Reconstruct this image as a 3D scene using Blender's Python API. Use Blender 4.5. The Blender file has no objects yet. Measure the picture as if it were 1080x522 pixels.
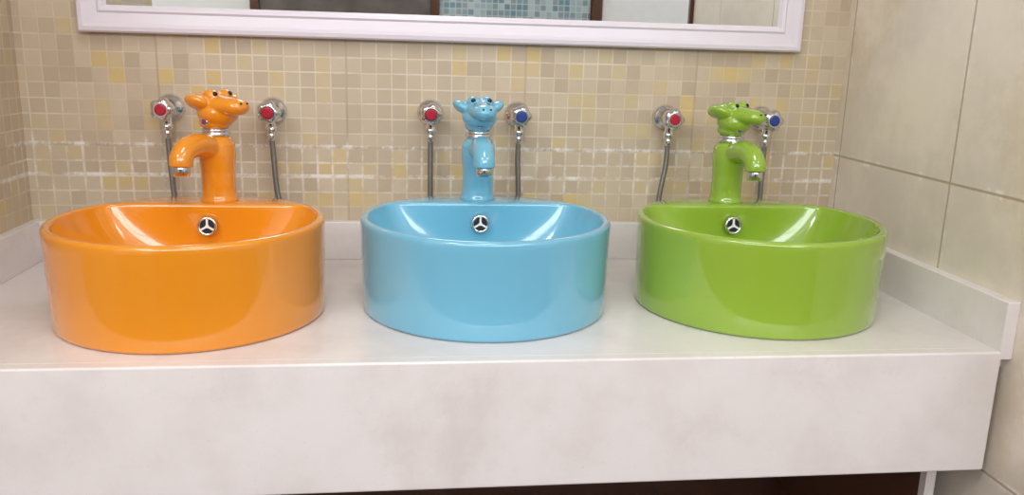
import bpy, bmesh, math
from mathutils import Vector, Matrix
T=0.50   # counter height above floor
S=bpy.context.scene
S.view_settings.view_transform='Standard'
S.view_settings.look='None'
COL=bpy.context.collection
H=.149; R=.20; RB=.197; YB=.316; XR=.75; XL=-.826; YF=-.2654; HB=.0755; AP=.188; ZG=.217
YO=-3.2; ZC=2.5; XL2=-2.3; XR2=2.0; YRE=-.66; YLE=-.55

def lin(c):
    return tuple(((v/255)/12.92 if v/255<=.04045 else ((v/255+.055)/1.055)**2.4) for v in c)+(1,)
# ---------------- materials
def newmat(n):
    m=bpy.data.materials.new(n); m.use_nodes=True
    return m,m.node_tree,m.node_tree.nodes['Principled BSDF']
class G:
    def __init__(s,nt): s.nt=nt
    def n(s,t,**k):
        x=s.nt.nodes.new(t)
        for a,b in k.items(): setattr(x,a,b)
        return x
    def put(s,sock,v):
        if isinstance(v,(int,float)): sock.default_value=v
        elif isinstance(v,tuple): sock.default_value=v
        else: s.nt.links.new(v,sock)
    def m(s,op,a,b=0.0,c=None):
        x=s.n('ShaderNodeMath',operation=op); s.put(x.inputs[0],a); s.put(x.inputs[1],b)
        if c is not None: s.put(x.inputs[2],c)
        return x.outputs[0]
    def mix(s,f,a,b,bt='MIX'):
        x=s.n('ShaderNodeMix',data_type='RGBA',blend_type=bt)
        s.put(x.inputs[0],f); s.put(x.inputs[6],a); s.put(x.inputs[7],b); return x.outputs[2]
    def xyz(s):
        tc=s.n('ShaderNodeTexCoord'); sp=s.n('ShaderNodeSeparateXYZ'); s.nt.links.new(tc.outputs['Object'],sp.inputs[0])
        return tc.outputs['Object'],sp.outputs
    def noise(s,vec,scale,detail=3,rough=.5):
        x=s.n('ShaderNodeTexNoise'); s.put(x.inputs['Vector'],vec); x.inputs['Scale'].default_value=scale
        x.inputs['Detail'].default_value=detail; x.inputs['Roughness'].default_value=rough; return x.outputs[0]
    def ramp(s,f,stops,interp='LINEAR'):
        x=s.n('ShaderNodeValToRGB'); s.put(x.inputs[0],f); x.color_ramp.interpolation=interp
        e=x.color_ramp.elements
        e[0].position,e[0].color=stops[0]; e[1].position,e[1].color=stops[1]
        for p,c in stops[2:]:
            q=e.new(p); q.color=c
        return x.outputs[0]
    def sm(s,v,a,b):
        x=s.n('ShaderNodeMapRange',interpolation_type='SMOOTHSTEP'); s.put(x.inputs[0],v); x.inputs[1].default_value=a; x.inputs[2].default_value=b; return x.outputs[0]
    def bump(s,h,st,d,bs):
        x=s.n('ShaderNodeBump'); s.put(x.inputs['Height'],h); x.inputs['Strength'].default_value=st; x.inputs['Distance'].default_value=d
        s.nt.links.new(x.outputs[0],bs.inputs['Normal'])
def line(g,coord,off,per,w):
    f=g.m('FRACT',g.m('DIVIDE',g.m('SUBTRACT',coord,off),per))
    d=g.m('MULTIPLY',g.m('MINIMUM',f,g.m('SUBTRACT',1.0,f)),per)
    return g.m('SUBTRACT',1.0,g.sm(d,w*.5,w))
def simple(n,c,rough=.5,metal=0,coat=0,var=.05,scale=20,spec=.5):
    m,nt,b=newmat(n); g=G(nt); v,_=g.xyz()
    nz=g.noise(v,scale)
    c=lin(c); d=tuple(x*(1-var*2) for x in c[:3])+(1,)
    nt.links.new(g.mix(nz,c,d),b.inputs['Base Color'])
    b.inputs['Roughness'].default_value=rough; b.inputs['Metallic'].default_value=metal
    b.inputs['Coat Weight'].default_value=coat; b.inputs['Coat Roughness'].default_value=.03
    b.inputs['Specular IOR Level'].default_value=spec
    return m
def ceramic(n,c):
    return simple(n,c,rough=.18,coat=.9,var=.05,scale=6)
def mosaic(n,axis):
    m,nt,b=newmat(n); g=G(nt); v,s=g.xyz()
    a=s[axis]; z=s[2]; cell=.0285; ox=-.5835
    zz=g.m('SUBTRACT',z,T+ZG)
    u=g.m('DIVIDE',g.m('SUBTRACT',a,ox),cell); w=g.m('DIVIDE',zz,cell)
    cb=g.n('ShaderNodeCombineXYZ'); g.put(cb.inputs[0],g.m('FLOOR',u)); g.put(cb.inputs[1],g.m('FLOOR',w))
    wn=g.n('ShaderNodeTexWhiteNoise',noise_dimensions='3D'); nt.links.new(cb.outputs[0],wn.inputs['Vector'])
    base=g.ramp(wn.outputs[0],[(0,lin((197,178,154))),(.22,lin((204,186,161))),(.45,lin((190,171,147))),(.62,lin((210,193,168))),(.78,lin((209,187,144))),(.91,lin((214,187,128)))],'CONSTANT')
    big=g.noise(v,2.6,3); mot=g.noise(v,45,5,.65)
    base=g.mix(g.m('MULTIPLY',mot,.28),base,lin((152,132,108)))
    base=g.mix(g.m('MULTIPLY',g.sm(big,.35,.65),.55),base,lin((196,180,156)))
    gr=g.m('MAXIMUM',line(g,a,ox,cell,.0018),line(g,zz,0,cell,.0018))
    base=g.mix(g.m('MULTIPLY',gr,g.m('MULTIPLY_ADD',g.sm(g.noise(v,5,4,.7),.4,.65),.45,.15)),base,lin((226,214,196)))
    tj=g.m('MAXIMUM',line(g,a,ox,cell*12,.0026),line(g,zz,0,cell*12,.0026))
    base=g.mix(g.m('MULTIPLY',tj,.45),base,lin((150,130,108)))
    band=g.m('MULTIPLY',g.sm(zz,-.115,-.07),g.m('SUBTRACT',1.0,g.sm(zz,.004,.03)))
    gl=g.m('MAXIMUM',g.m('MULTIPLY',line(g,a,ox,cell,.0034),.55),g.m('MAXIMUM',line(g,zz,.003,cell*2,.004),g.m('MULTIPLY',line(g,zz,0,cell,.003),.5)))
    st=g.m('MULTIPLY',g.m('MULTIPLY',band,gl),g.sm(g.noise(v,16,8,.85),.44,.6))
    base=g.mix(g.m('MULTIPLY',st,.9),base,lin((236,231,226)))
    nt.links.new(base,b.inputs['Base Color']); b.inputs['Roughness'].default_value=.34
    g.bump(g.m('SUBTRACT',1.0,g.m('MAXIMUM',gr,tj)),.2,.001,b)
    return m
def bigtile(n,axis,off,per,zoff,zper,col):
    m,nt,b=newmat(n); g=G(nt); v,s=g.xyz(); a=s[axis]; z=s[2]
    tj=g.m('MAXIMUM',line(g,a,off,per,.0028),line(g,z,zoff,zper,.0028))
    c=g.mix(g.sm(g.noise(v,5,6,.62),.35,.7),lin(col),lin(tuple(x*.92 for x in col)))
    c=g.mix(g.m('MULTIPLY',g.sm(g.noise(v,2.3,8,.7),.52,.62),.35),c,lin((208,186,152)))
    dirt=g.m('MULTIPLY',g.m('MAXIMUM',line(g,z,zoff,zper,.010),line(g,a,off,per,.010)),g.sm(g.noise(v,22,6,.75),.5,.62))
    c=g.mix(g.m('MULTIPLY',dirt,.75),c,lin((246,242,238)))
    c=g.mix(g.m('MULTIPLY',tj,.75),c,lin((172,150,124)))
    nt.links.new(c,b.inputs['Base Color']); b.inputs['Roughness'].default_value=.28
    g.bump(g.m('SUBTRACT',1.0,tj),.3,.0015,b); return m
def minitile(n,axis,cell,cols,gc):
    m,nt,b=newmat(n); g=G(nt); v,s=g.xyz(); a=s[axis]; z=s[2]
    cb=g.n('ShaderNodeCombineXYZ'); g.put(cb.inputs[0],g.m('FLOOR',g.m('DIVIDE',a,cell))); g.put(cb.inputs[1],g.m('FLOOR',g.m('DIVIDE',z,cell)))
    wn=g.n('ShaderNodeTexWhiteNoise',noise_dimensions='3D'); nt.links.new(cb.outputs[0],wn.inputs['Vector'])
    st=[(i/len(cols),lin(c)) for i,c in enumerate(cols)]
    c=g.ramp(wn.outputs[0],st,'CONSTANT')
    gr=g.m('MAXIMUM',line(g,a,0,cell,cell*.09),line(g,z,0,cell,cell*.09))
    nt.links.new(g.mix(gr,c,lin(gc)),b.inputs['Base Color']); b.inputs['Roughness'].default_value=.3; return m

M_or=ceramic('glaze_orange',(236,147,30)); M_bl=ceramic('glaze_blue',(116,186,214)); M_gr=ceramic('glaze_green',(146,180,56))
M_back=mosaic('mosaic_tile_back',0); M_left=mosaic('mosaic_tile_left',1)
M_right=bigtile('cream_tile_right',1,-.068,.36,T+ZG,.417,(238,227,211))
M_chrome=simple('chrome',(225,225,228),rough=.1,metal=1,var=.02)
M_hose=simple('braided_steel',(165,160,155),rough=.4,metal=.8,var=.25,scale=400)
M_red=simple('red_plastic',(180,28,52),.3); M_blue=simple('blue_plastic',(45,65,140),.3)
M_black=simple('black_gloss',(14,12,12),.15); M_white=simple('white_gloss',(240,240,240),.2)
M_dark=simple('dark_void',(12,12,14),.6)
M_frame=simple('mirror_frame_white',(230,221,230),.3,var=.02)
M_plaster=simple('white_plaster',(232,232,230),.8,var=.03,scale=3)
M_brown=simple('brown_wood_and_shade',(98,62,44),.5,var=.2,scale=12)  # door and trim wood; also the painted shade under the counter
M_darkw=simple('grey_wood',(128,118,112),.5,var=.4,scale=9)
M_mirror,nt,b=newmat('mirror_glass'); b.inputs['Metallic'].default_value=1; b.inputs['Roughness'].default_value=.015; b.inputs['Base Color'].default_value=(.92,.95,.95,1)
M_bluem=minitile('blue_mosaic',0,.036,[(130,158,168),(160,184,190),(110,144,158),(178,198,200),(140,156,164)],(200,205,205))
def floormat():
    m,nt,b=newmat('floor_tile'); g=G(nt); v,s=g.xyz()
    tj=g.m('MAXIMUM',line(g,s[0],.1,.3,.003),line(g,s[1],0,.3,.003))
    c=g.mix(g.noise(v,9,5),lin((104,58,48)),lin((72,40,34)))
    nt.links.new(g.mix(tj,c,lin((60,50,46))),b.inputs['Base Color']); b.inputs['Roughness'].default_value=.35; return m
M_floor=floormat()
def countermat():
    m,nt,b=newmat('white_stone'); g=G(nt); v,s=g.xyz()
    c=g.mix(g.sm(g.noise(v,7,5,.6),.4,.7),lin((233,226,224)),lin((224,216,213)))
    c=g.mix(g.m('MULTIPLY',g.sm(g.noise(v,3.2,8,.75),.54,.66),.22),c,lin((202,192,184)))
    sp=g.sm(g.noise(v,320,2),.66,.72)
    c=g.mix(g.m('MULTIPLY',sp,.35),c,lin((190,180,172)))
    nt.links.new(c,b.inputs['Base Color']); 
    rr=g.m('MULTIPLY_ADD',g.noise(v,18,4),.18,.12); nt.links.new(rr,b.inputs['Roughness']); return m
M_stone=countermat()

# ---------------- geometry helpers
def link(o,parent=None):
    COL.objects.link(o)
    if parent: o.parent=parent
    return o
def empty(name,loc,rz=0):
    e=bpy.data.objects.new(name,None); e.empty_display_size=.05; e.location=loc; e.rotation_euler[2]=rz; COL.objects.link(e); return e
def meshobj(name,vs,fs,mat,parent=None,smooth=True,loc=(0,0,0),rot=(0,0,0)):
    me=bpy.data.meshes.new(name); me.from_pydata(vs,[],fs); me.validate(); 
    bm=bmesh.new(); bm.from_mesh(me); bmesh.ops.recalc_face_normals(bm,faces=bm.faces); bm.to_mesh(me); bm.free()
    me.materials.append(mat)
    for p in me.polygons: p.use_smooth=smooth
    o=bpy.data.objects.new(name,me); o.location=loc; o.rotation_euler=rot; return link(o,parent)
def box(name,x0,x1,y0,y1,z0,z1,mat,parent=None,bev=0):
    vs=[(x,y,z) for x in (x0,x1) for y in (y0,y1) for z in (z0,z1)]
    fs=[(0,1,3,2),(4,6,7,5),(0,4,5,1),(2,3,7,6),(0,2,6,4),(1,5,7,3)]
    o=meshobj(name,vs,fs,mat,parent,False)
    if bev:
        m=o.modifiers.new('b','BEVEL'); m.width=bev; m.segments=3; m.limit_method='ANGLE'
    return o
def lathe(name,prof,mat,parent=None,loc=(0,0,0),rot=(0,0,0),n=48,lobes=0,lamp=0):
    vs=[];fs=[]
    for r,z in prof:
        for i in range(n):
            a=2*math.pi*i/n; rr=r*(1+lamp*math.cos(lobes*a)) if lobes else r
            vs.append((rr*math.cos(a),rr*math.sin(a),z))
    for j in range(len(prof)-1):
        for i in range(n):
            k=(i+1)%n; fs.append((j*n+i,j*n+k,(j+1)*n+k,(j+1)*n+i))
    fs.append(tuple(range(n-1,-1,-1))); fs.append(tuple((len(prof)-1)*n+i for i in range(n)))
    o=meshobj(name,vs,fs,mat,parent,True,loc,rot)
    for p in o.data.polygons[-2:]: p.use_smooth=False
    return o
def catmull(P,k=8):
    P=[Vector(p) for p in P]; Q=[P[0]*2-P[1]]+P+[P[-1]*2-P[-2]]; out=[]
    for i in range(1,len(Q)-2):
        for j in range(k):
            t=j/k; a,b,c,d=Q[i-1:i+3]
            out.append(.5*((2*b)+(c-a)*t+(2*a-5*b+4*c-d)*t*t+(-a+3*b-3*c+d)*t**3))
    out.append(P[-1]); return out
def sweep(pts,rads,n=20):
    vs=[];fs=[]; up=Vector((1,0,0)) 
    for i,p in enumerate(pts):
        t=(pts[min(i+1,len(pts)-1)]-pts[max(i-1,0)]).normalized()
        a=t.cross(up); 
        if a.length<1e-3: a=t.cross(Vector((0,1,0)))
        a.normalize(); b=t.cross(a)
        for k in range(n):
            q=2*math.pi*k/n; vs.append(tuple(p+rads[i]*(math.cos(q)*a+math.sin(q)*b)))
    for j in range(len(pts)-1):
        for i in range(n):
            k=(i+1)%n; fs.append((j*n+i,j*n+k,(j+1)*n+k,(j+1)*n+i))
    fs.append(tuple(range(n))); fs.append(tuple((len(pts)-1)*n+i for i in range(n)))
    return vs,fs
def ell(c,r,rot=(0,0,0),point=0,n=24):
    from mathutils import Euler
    E=Euler(rot).to_matrix(); vs=[];fs=[]
    m=n//2
    for j in range(m+1):
        ph=math.pi*j/m
        for i in range(n):
            a=2*math.pi*i/n; p=[math.sin(ph)*math.cos(a),math.sin(ph)*math.sin(a),math.cos(ph)]
            if point and p[2]>0:
                k=1-point*p[2]; p[0]*=k; p[1]*=k; p[2]*=1+.35*point
            v=E@Vector((p[0]*r[0],p[1]*r[1],p[2]*r[2])); vs.append((v.x+c[0],v.y+c[1],v.z+c[2]))
    for j in range(m):
        for i in range(n):
            k=(i+1)%n; fs.append((j*n+i,j*n+k,(j+1)*n+k,(j+1)*n+i))
    return vs,fs
def fuse(name,parts,mat,parent,vox=.0016,loc=(0,0,0),rot=(0,0,0),sm=6):
    vs=[];fs=[]
    for v,f in parts:
        o=len(vs); vs+=v; fs+=[tuple(i+o for i in q) for q in f]
    me=bpy.data.meshes.new(name); me.from_pydata(vs,[],fs)
    bm=bmesh.new(); bm.from_mesh(me); bmesh.ops.remove_doubles(bm,verts=bm.verts,dist=1e-6); bmesh.ops.recalc_face_normals(bm,faces=bm.faces); bm.to_mesh(me); bm.free()
    me.materials.append(mat)
    o=bpy.data.objects.new(name,me); o.location=loc; o.rotation_euler=rot; link(o,parent)
    r=o.modifiers.new('r','REMESH'); r.mode='VOXEL'; r.voxel_size=vox; r.use_smooth_shade=True
    s=o.modifiers.new('s','SMOOTH'); s.factor=.5; s.iterations=sm
    return o

# ---------------- room
th=.12
box('wall_back',XL2-th,XR2+th,YB,YB+th,0,ZC,M_back)
box('wall_left',XL-th,XL,YLE,YB,0,ZC,M_left)
box('wall_right',XR,XR+th,YRE,YB,0,ZC,M_right)
box('wall_side_left',XL2-th,XL2,YO,YB,0,ZC,M_plaster)
box('wall_side_right',XR2,XR2+th,YO,YB,0,ZC,M_plaster)
box('floor',XL2-th,XR2+th,YO-th,YB+th,-.1,0,M_floor)
box('ceiling',XL2-th,XR2+th,YO-th,YB+th,ZC,ZC+.1,M_plaster)
box('trim_1',XR-.012,XR+th+.012,YRE-.02,YRE,0,2.3,M_brown,bev=.004)
WZ0,WZ1=1.5,2.35; WX0,WX1=-1.9,1.6
wo=empty('wall_front',(0,0,0))
box('lower',XL2,XR2,YO-th,YO,0,WZ0,M_plaster,wo)
box('upper',XL2,XR2,YO-th,YO,WZ1,ZC,M_plaster,wo)
box('side_a',XL2,WX0,YO-th,YO,WZ0,WZ1,M_plaster,wo)
box('side_b',WX1,XR2,YO-th,YO,WZ0,WZ1,M_plaster,wo)
win=empty('window_1',(0,0,0))
box('frame_bottom',WX0,WX1,YO-.08,YO-.03,WZ0,WZ0+.05,M_white,win)
box('frame_top',WX0,WX1,YO-.08,YO-.03,WZ1-.05,WZ1,M_white,win)
for i in range(5):
    x=WX0+(WX1-WX0-.05)*i/4
    box('mullion_%d'%i,x,x+.05,YO-.08,YO-.03,WZ0+.05,WZ1-.05,M_white,win)
box('wall_panel_mosaic',.05,.95,YO,YO+.03,0,1.45,M_bluem)
d=empty('door_1',(0,0,0))
box('leaf',-.98,0,YO,YO+.04,0,1.44,M_darkw,d,.003); box('jamb_left',-1.03,-.98,YO,YO+.06,0,1.48,M_brown,d); box('jamb_right',0,.045,YO,YO+.06,0,1.48,M_brown,d)
d=empty('door_2',(0,0,0))
box('leaf',1.02,1.75,YO,YO+.04,0,1.44,M_white,d,.003); box('jamb_left',.96,1.02,YO,YO+.06,0,1.48,M_brown,d)

# ---------------- counter
cn=empty('washbasin_counter',(0,YF,T))
def cbox(name,x0,x1,y0,y1,z0,z1,mat,bev=0):
    o=box(name,x0,x1,y0-YF,y1-YF,z0,z1,mat,cn,bev); return o
XC=.734
cbox('slab',XL,XR,YF+.02,YB,-.03,0,M_stone)
cbox('front_apron',XL,XC,YF,YF+.022,-AP,0,M_stone,.003)
cbox('backsplash_back',XL,XR,YB-.018,YB,0,HB,M_stone,.0015)
cbox('backsplash_right',XR-.02,XR,YF,YB-.018,-.012,HB,M_stone,.0015)
cbox('backsplash_left',XL,XL+.018,YF,YB-.018,0,HB,M_stone,.0015)
cbox('support_panel_shade',XC-.045,XC-.03,YF+.075,YB,-T,-.03,M_brown)  # dark brown side imitates the shade under the counter
cbox('support_edge',XC-.046,XC-.03,YF+.06,YF+.075,-T,-.03,M_stone)

# ---------------- basins
def basin(cx,cy,mat):
    e=empty('wash_basin',(cx,cy,T))
    n=144; p=16; rings=[]
    def ro(a,s=1.0,d=.108,c=.1865):
        sn=math.sin(a)
        if sn<=.05: return c
        l=d/sn; return (c**-p+l**-p)**(-1/p)
    A=[2*math.pi*i/n for i in range(n)]
    def ring(f,z): rings.append([(f(a)*math.cos(a),f(a)*math.sin(a),z) for a in A])
    ring(lambda a:RB-.006,0); ring(lambda a:RB-.001,.0025); ring(lambda a:RB,.006)
    for k in range(1,6): 
        t=k/5; ring(lambda a:RB+(R-RB)*t,.006+(H-.012-.006)*t)
    for q in (0,30,60,90):
        r_=math.radians(q); ring(lambda a:R-.006+.006*math.cos(r_),H-.006+.006*math.sin(r_))
    for q in (90,60,30,0):
        r_=math.radians(q); ring(lambda a:ro(a)+.005-.005*math.cos(r_),H-.005+.005*math.sin(r_))
    def inner(t):
        def f(a):
            r0=ro(a)
            k=math.cos(t*math.pi/2)**.35
            return (r0*(1-t*.9)+(.14*t*.9))*(.45+.55*k) if t<1 else .05
        return f
    for t in (.1,.25,.4,.55,.7,.82,.9,.96): ring(inner(t),H-.005-(H-.028)*t)
    ring(lambda a:.05,.021); ring(lambda a:.024,.019)
    vs=[v for r in rings for v in r]; fs=[]
    for j in range(len(rings)-1):
        for i in range(n):
            k=(i+1)%n; fs.append((j*n+i,j*n+k,(j+1)*n+k,(j+1)*n+i))
    fs.append(tuple(range(n))); L=(len(rings)-1)*n; fs.append(tuple(L+i for i in range(n)))
    meshobj('bowl',vs,fs,mat,e)
    lathe('drain',[(.024,0),(.024,.002),(.018,.004),(.016,.001)],M_chrome,e,(0,0,.019))
    o=empty('overflow',(0,.1045,H-.036)); o.parent=e; o.rotation_euler=(math.radians(90-6),0,0)
    lathe('ring',[(.0158,-.002),(.0158,.003),(.0135,.0045),(.0115,.003),(.0115,-.001)],M_chrome,o)
    lathe('hole',[(.0115,-.001),(.0115,.0012)],M_dark,o)
    for k in range(3):
        a=math.radians(90+120*k)
        b=box('spoke_%d'%k,-.0016,.0016,0,.012,.0012,.0036,M_white,o); b.rotation_euler[2]=a-math.pi/2
    lathe('hub',[(.003,.001),(.003,.0042)],M_white,o,n=16)
    return e
basin(-.4531,-.028,M_or); basin(0,-.002,M_bl); basin(.4554,-.0105,M_gr)

# ---------------- faucets
def faucet(cx,cy,mat,body_rz,head_rz,hs=1.0):
    e=empty('animal_faucet',(cx,cy,T+H-.0005),body_rz)
    def prof(P,n=32):
        vs=[];fs=[]
        for r,z in P:
            for i in range(n):
                a=2*math.pi*i/n; vs.append((r*math.cos(a),r*math.sin(a),z))
        for j in range(len(P)-1):
            for i in range(n):
                k=(i+1)%n; fs.append((j*n+i,j*n+k,(j+1)*n+k,(j+1)*n+i))
        fs.append(tuple(range(n))); fs.append(tuple((len(P)-1)*n+i for i in range(n))); return vs,fs
    col=prof([(.031,0),(.031,.004),(.0285,.009),(.0275,.02),(.0275,.05),(.030,.08),(.029,.096),(.024,.106),(.019,.110)])
    pts=catmull([(0,.0,.085),(0,-.03,.0945),(0,-.055,.098),(0,-.078,.093),(0,-.09,.080),(0,-.092,.068)],6)
    N=len(pts); rd=[.0205-.0025*min(1,i/(N*.7)) for i in range(N)]
    fuse('body',[col,sweep(pts,rd)],mat,e)
    lathe('aerator',[(.0125,.0),(.0135,.002),(.0135,.012),(.0125,.018)],M_chrome,e,(0,-.092,.0535))
    lathe('collar',[(.019,0),(.0235,.002),(.0235,.006),(.020,.0075),(.0225,.0085),(.0225,.012),(.019,.014)],M_chrome,e,(0,0,.1085))
    h=empty('head',(0,0,.122*(1-hs))); h.parent=e; h.rotation_euler[2]=head_rz-body_rz; h.scale=(hs,hs,hs)
    r=math.radians
    def taper(c0,c1,r0,r1,zs,n=14):
        P=[Vector(c0).lerp(Vector(c1),i/n) for i in range(n+1)]
        vs=[];fs=[];m=24
        for i,pnt in enumerate(P):
            t=i/n; rr=(r0+(r1-r0)*t)*(math.sqrt(max(0,1-((t-.72)/.28)**2)) if t>.72 else 1)+.0003
            for k in range(m):
                a=2*math.pi*k/m; vs.append((pnt.x+rr*math.cos(a),pnt.y,pnt.z+rr*zs*math.sin(a)))
        for j in range(n):
            for k in range(m):
                q=(k+1)%m; fs.append((j*m+k,j*m+q,(j+1)*m+q,(j+1)*m+k))
        fs.append(tuple(range(m))); fs.append(tuple(n*m+k for k in range(m))); return vs,fs
    parts=[ell((0,0,.130),(.0245,.0245,.012)),
           ell((0,-.006,.145),(.030,.031,.021)),
           taper((0,.0,.157),(0,-.065,.155),.027,.0165,.66),
           ell((0,.006,.160),(.029,.030,.018)),
           ell((0,.030,.160),(.020,.020,.013),(r(10),0,0)),
           ell((.0125,-.008,.170),(.0105,.012,.0100)),ell((-.0125,-.008,.170),(.0105,.012,.0100)),
           ell((.0285,.005,.161),(.0100,.020,.0170),(0,r(60),0),.08),
           ell((-.0285,.005,.161),(.0100,.020,.0170),(0,r(-60),0),.08)]
    fuse('face',parts,mat,h,.0013,sm=8)
    for s in (-1,1):
        meshobj('pupil_%d'%(s+2),*ell((s*.0138,-.0178,.1730),(.0042,.003,.0040),n=16),M_black,h)
        meshobj('nostril_%d'%(s+2),*ell((s*.006,-.0615,.1610),(.0018,.0018,.0016),n=12),M_black,h)
    lathe('indicator_ring',[(.0058,-.003),(.0058,.0015),(.0045,.002)],M_chrome,e,(0,-.0275,.1335),(r(85),0,0),n=20)
    lathe('indicator',[(.0045,.0015),(.0045,.0028)],M_blue,e,(0,-.0275,.1335),(r(85),0,0),n=16)
    lathe('indicator_dot',[(.0022,.0015),(.0022,.0034)],M_red,e,(0,-.0275,.1335),(r(85),0,0),n=16)
faucet(-.4531+.012,-.027+.148,M_or,math.radians(-24),math.radians(54),1.1)
faucet(-.002,.15,M_bl,math.radians(2),math.radians(8),1.03)
faucet(.4554,-.0095+.15,M_gr,math.radians(8),math.radians(32),1.04)

# ---------------- angle valves with hoses
def valve(x,z,capmat,dx=0,bow=0,ztop=0):
    e=empty('angle_valve',(x,YB,T+z)); rx=(math.radians(90),0,0)
    lathe('flange',[(.025,0),(.025,.003),(.020,.009),(.012,.012),(.011,.03)],M_chrome,e,(0,0,0),rx)
    lathe('body',[(.010,.02),(.0145,.024),(.0145,.044),(.010,.047),(.008,.052)],M_chrome,e,(0,0,0),rx)
    lathe('knob',[(.013,.050),(.0185,.052),(.0205,.058),(.0190,.066),(.013,.070)],M_chrome,e,(0,0,0),rx,60,5,.10)
    lathe('cap',[(.0105,.070),(.0105,.0712),(.008,.0722)],capmat,e,(0,0,0),rx,32)
    lathe('cap_rim',[(.0135,.0695),(.0135,.0708),(.0125,.0710)],M_chrome,e,(0,0,0),rx,32)
    lathe('outlet',[(.0085,-.012),(.0085,-.026),(.0105,-.027),(.0105,-.038),(.007,-.040)],M_chrome,e,(0,-.034,0),(0,0,0),24)
    P=catmull([(0,-.034,-.036),(dx*.1,-.034,-.09),(dx*.5+bow,-.036,-.16),(dx,-.04,-.23),(dx,-.045,-z)],8)
    vs,fs=sweep(P,[.0052]*len(P),12)
    meshobj('hose',vs,fs,M_hose,e)
    lathe('ferrule',[(.007,0),(.007,-.018)],M_chrome,e,(0,-.034,-.036),(0,0,0),20)
valve(-.563,.289,M_red,.01,0); valve(-.378,.287,M_red,.03,-.006)
valve(-.083,.289,M_red,.0,0); valve(.086,.288,M_blue,-.004,.004)
valve(.383,.288,M_red,-.01,-.006); valve(.583,.289,M_blue,0,0)

# ---------------- mirror
mw=empty('wall_mirror',(0,YB,T))
x0,x1,z0,z1=-.709,.645,.421,1.25; fw=.048
prof=[(0,0),(0,-.020),(.003,-.024),(.010,-.025),(.016,-.021),(.034,-.018),(.038,-.021),(.043,-.019),(fw,-.010),(fw,0)]
vs=[];fs=[]
cor=[(x0,z0,1,1),(x1,z0,-1,1),(x1,z1,-1,-1),(x0,z1,1,-1)]
for cx_,cz_,sx,sz in cor:
    for w,dpt in prof: vs.append((cx_+sx*w,dpt,cz_+sz*w))
m_=len(prof)
for c in range(4):
    d_=(c+1)%4
    for i in range(m_):
        k=(i+1)%m_; fs.append((c*m_+i,d_*m_+i,d_*m_+k,c*m_+k))
meshobj('frame',vs,fs,M_frame,mw,False)
box('glass',x0+fw-.004,x1-fw+.004,-.009,-.003,z0+fw-.004,z1-fw+.004,M_mirror,mw)

# ---------------- lights
def area(name,loc,rot,sx,sy,e,c=(1,1,1)):
    l=bpy.data.lights.new(name,'AREA'); l.shape='RECTANGLE'; l.size=sx; l.size_y=sy; l.energy=e; l.color=c
    o=bpy.data.objects.new(name,l); o.location=loc; o.rotation_euler=rot; COL.objects.link(o); return o
area('window_daylight',((WX0+WX1)/2,YO-.1,(WZ0+WZ1)/2),(math.radians(90),0,0),WX1-WX0,WZ1-WZ0,72,(.955,.98,1))
def fill_panel(x,y,e_):  # invented ceiling fixture, added out of view as fill light
    e=empty('ceiling_fill_panel',(x,y,ZC))
    box('fill_housing',-.32,.32,-.32,.32,-.03,0,M_white,e,.003)
    o=area('lamp',(0,0,-.034),(0,0,0),.58,.58,e_,(.99,.98,.97)); o.parent=e
fill_panel(-.1,-1.1,10.5); fill_panel(-1.4,-1.9,20); fill_panel(1.2,-1.9,9)
w=bpy.data.worlds.new('w'); S.world=w; w.use_nodes=True
w.node_tree.nodes['Background'].inputs[0].default_value=(.85,.92,1,1); w.node_tree.nodes['Background'].inputs[1].default_value=1.0

# ---------------- camera (solved from the photograph)
cx,cy,cz,yaw,pitch,roll,f=-.1207,-1.3140,.4043,.1246,.2297,.0277,.8766
F=Vector((math.sin(yaw)*math.cos(pitch),math.cos(yaw)*math.cos(pitch),-math.sin(pitch)))
Rt=Vector((math.cos(yaw),-math.sin(yaw),0)); U=Rt.cross(F)
c,s=math.cos(roll),math.sin(roll); R2=c*Rt+s*U; U2=-s*Rt+c*U
cd=bpy.data.cameras.new('camera'); cd.sensor_width=36; cd.lens=f*1000/1080*36; cd.clip_start=.01
co=bpy.data.objects.new('camera',cd); COL.objects.link(co)
Mx=Matrix((R2,U2,-F)).transposed().to_4x4(); Mx.translation=Vector((cx,cy,cz+T)); co.matrix_world=Mx
S.camera=co
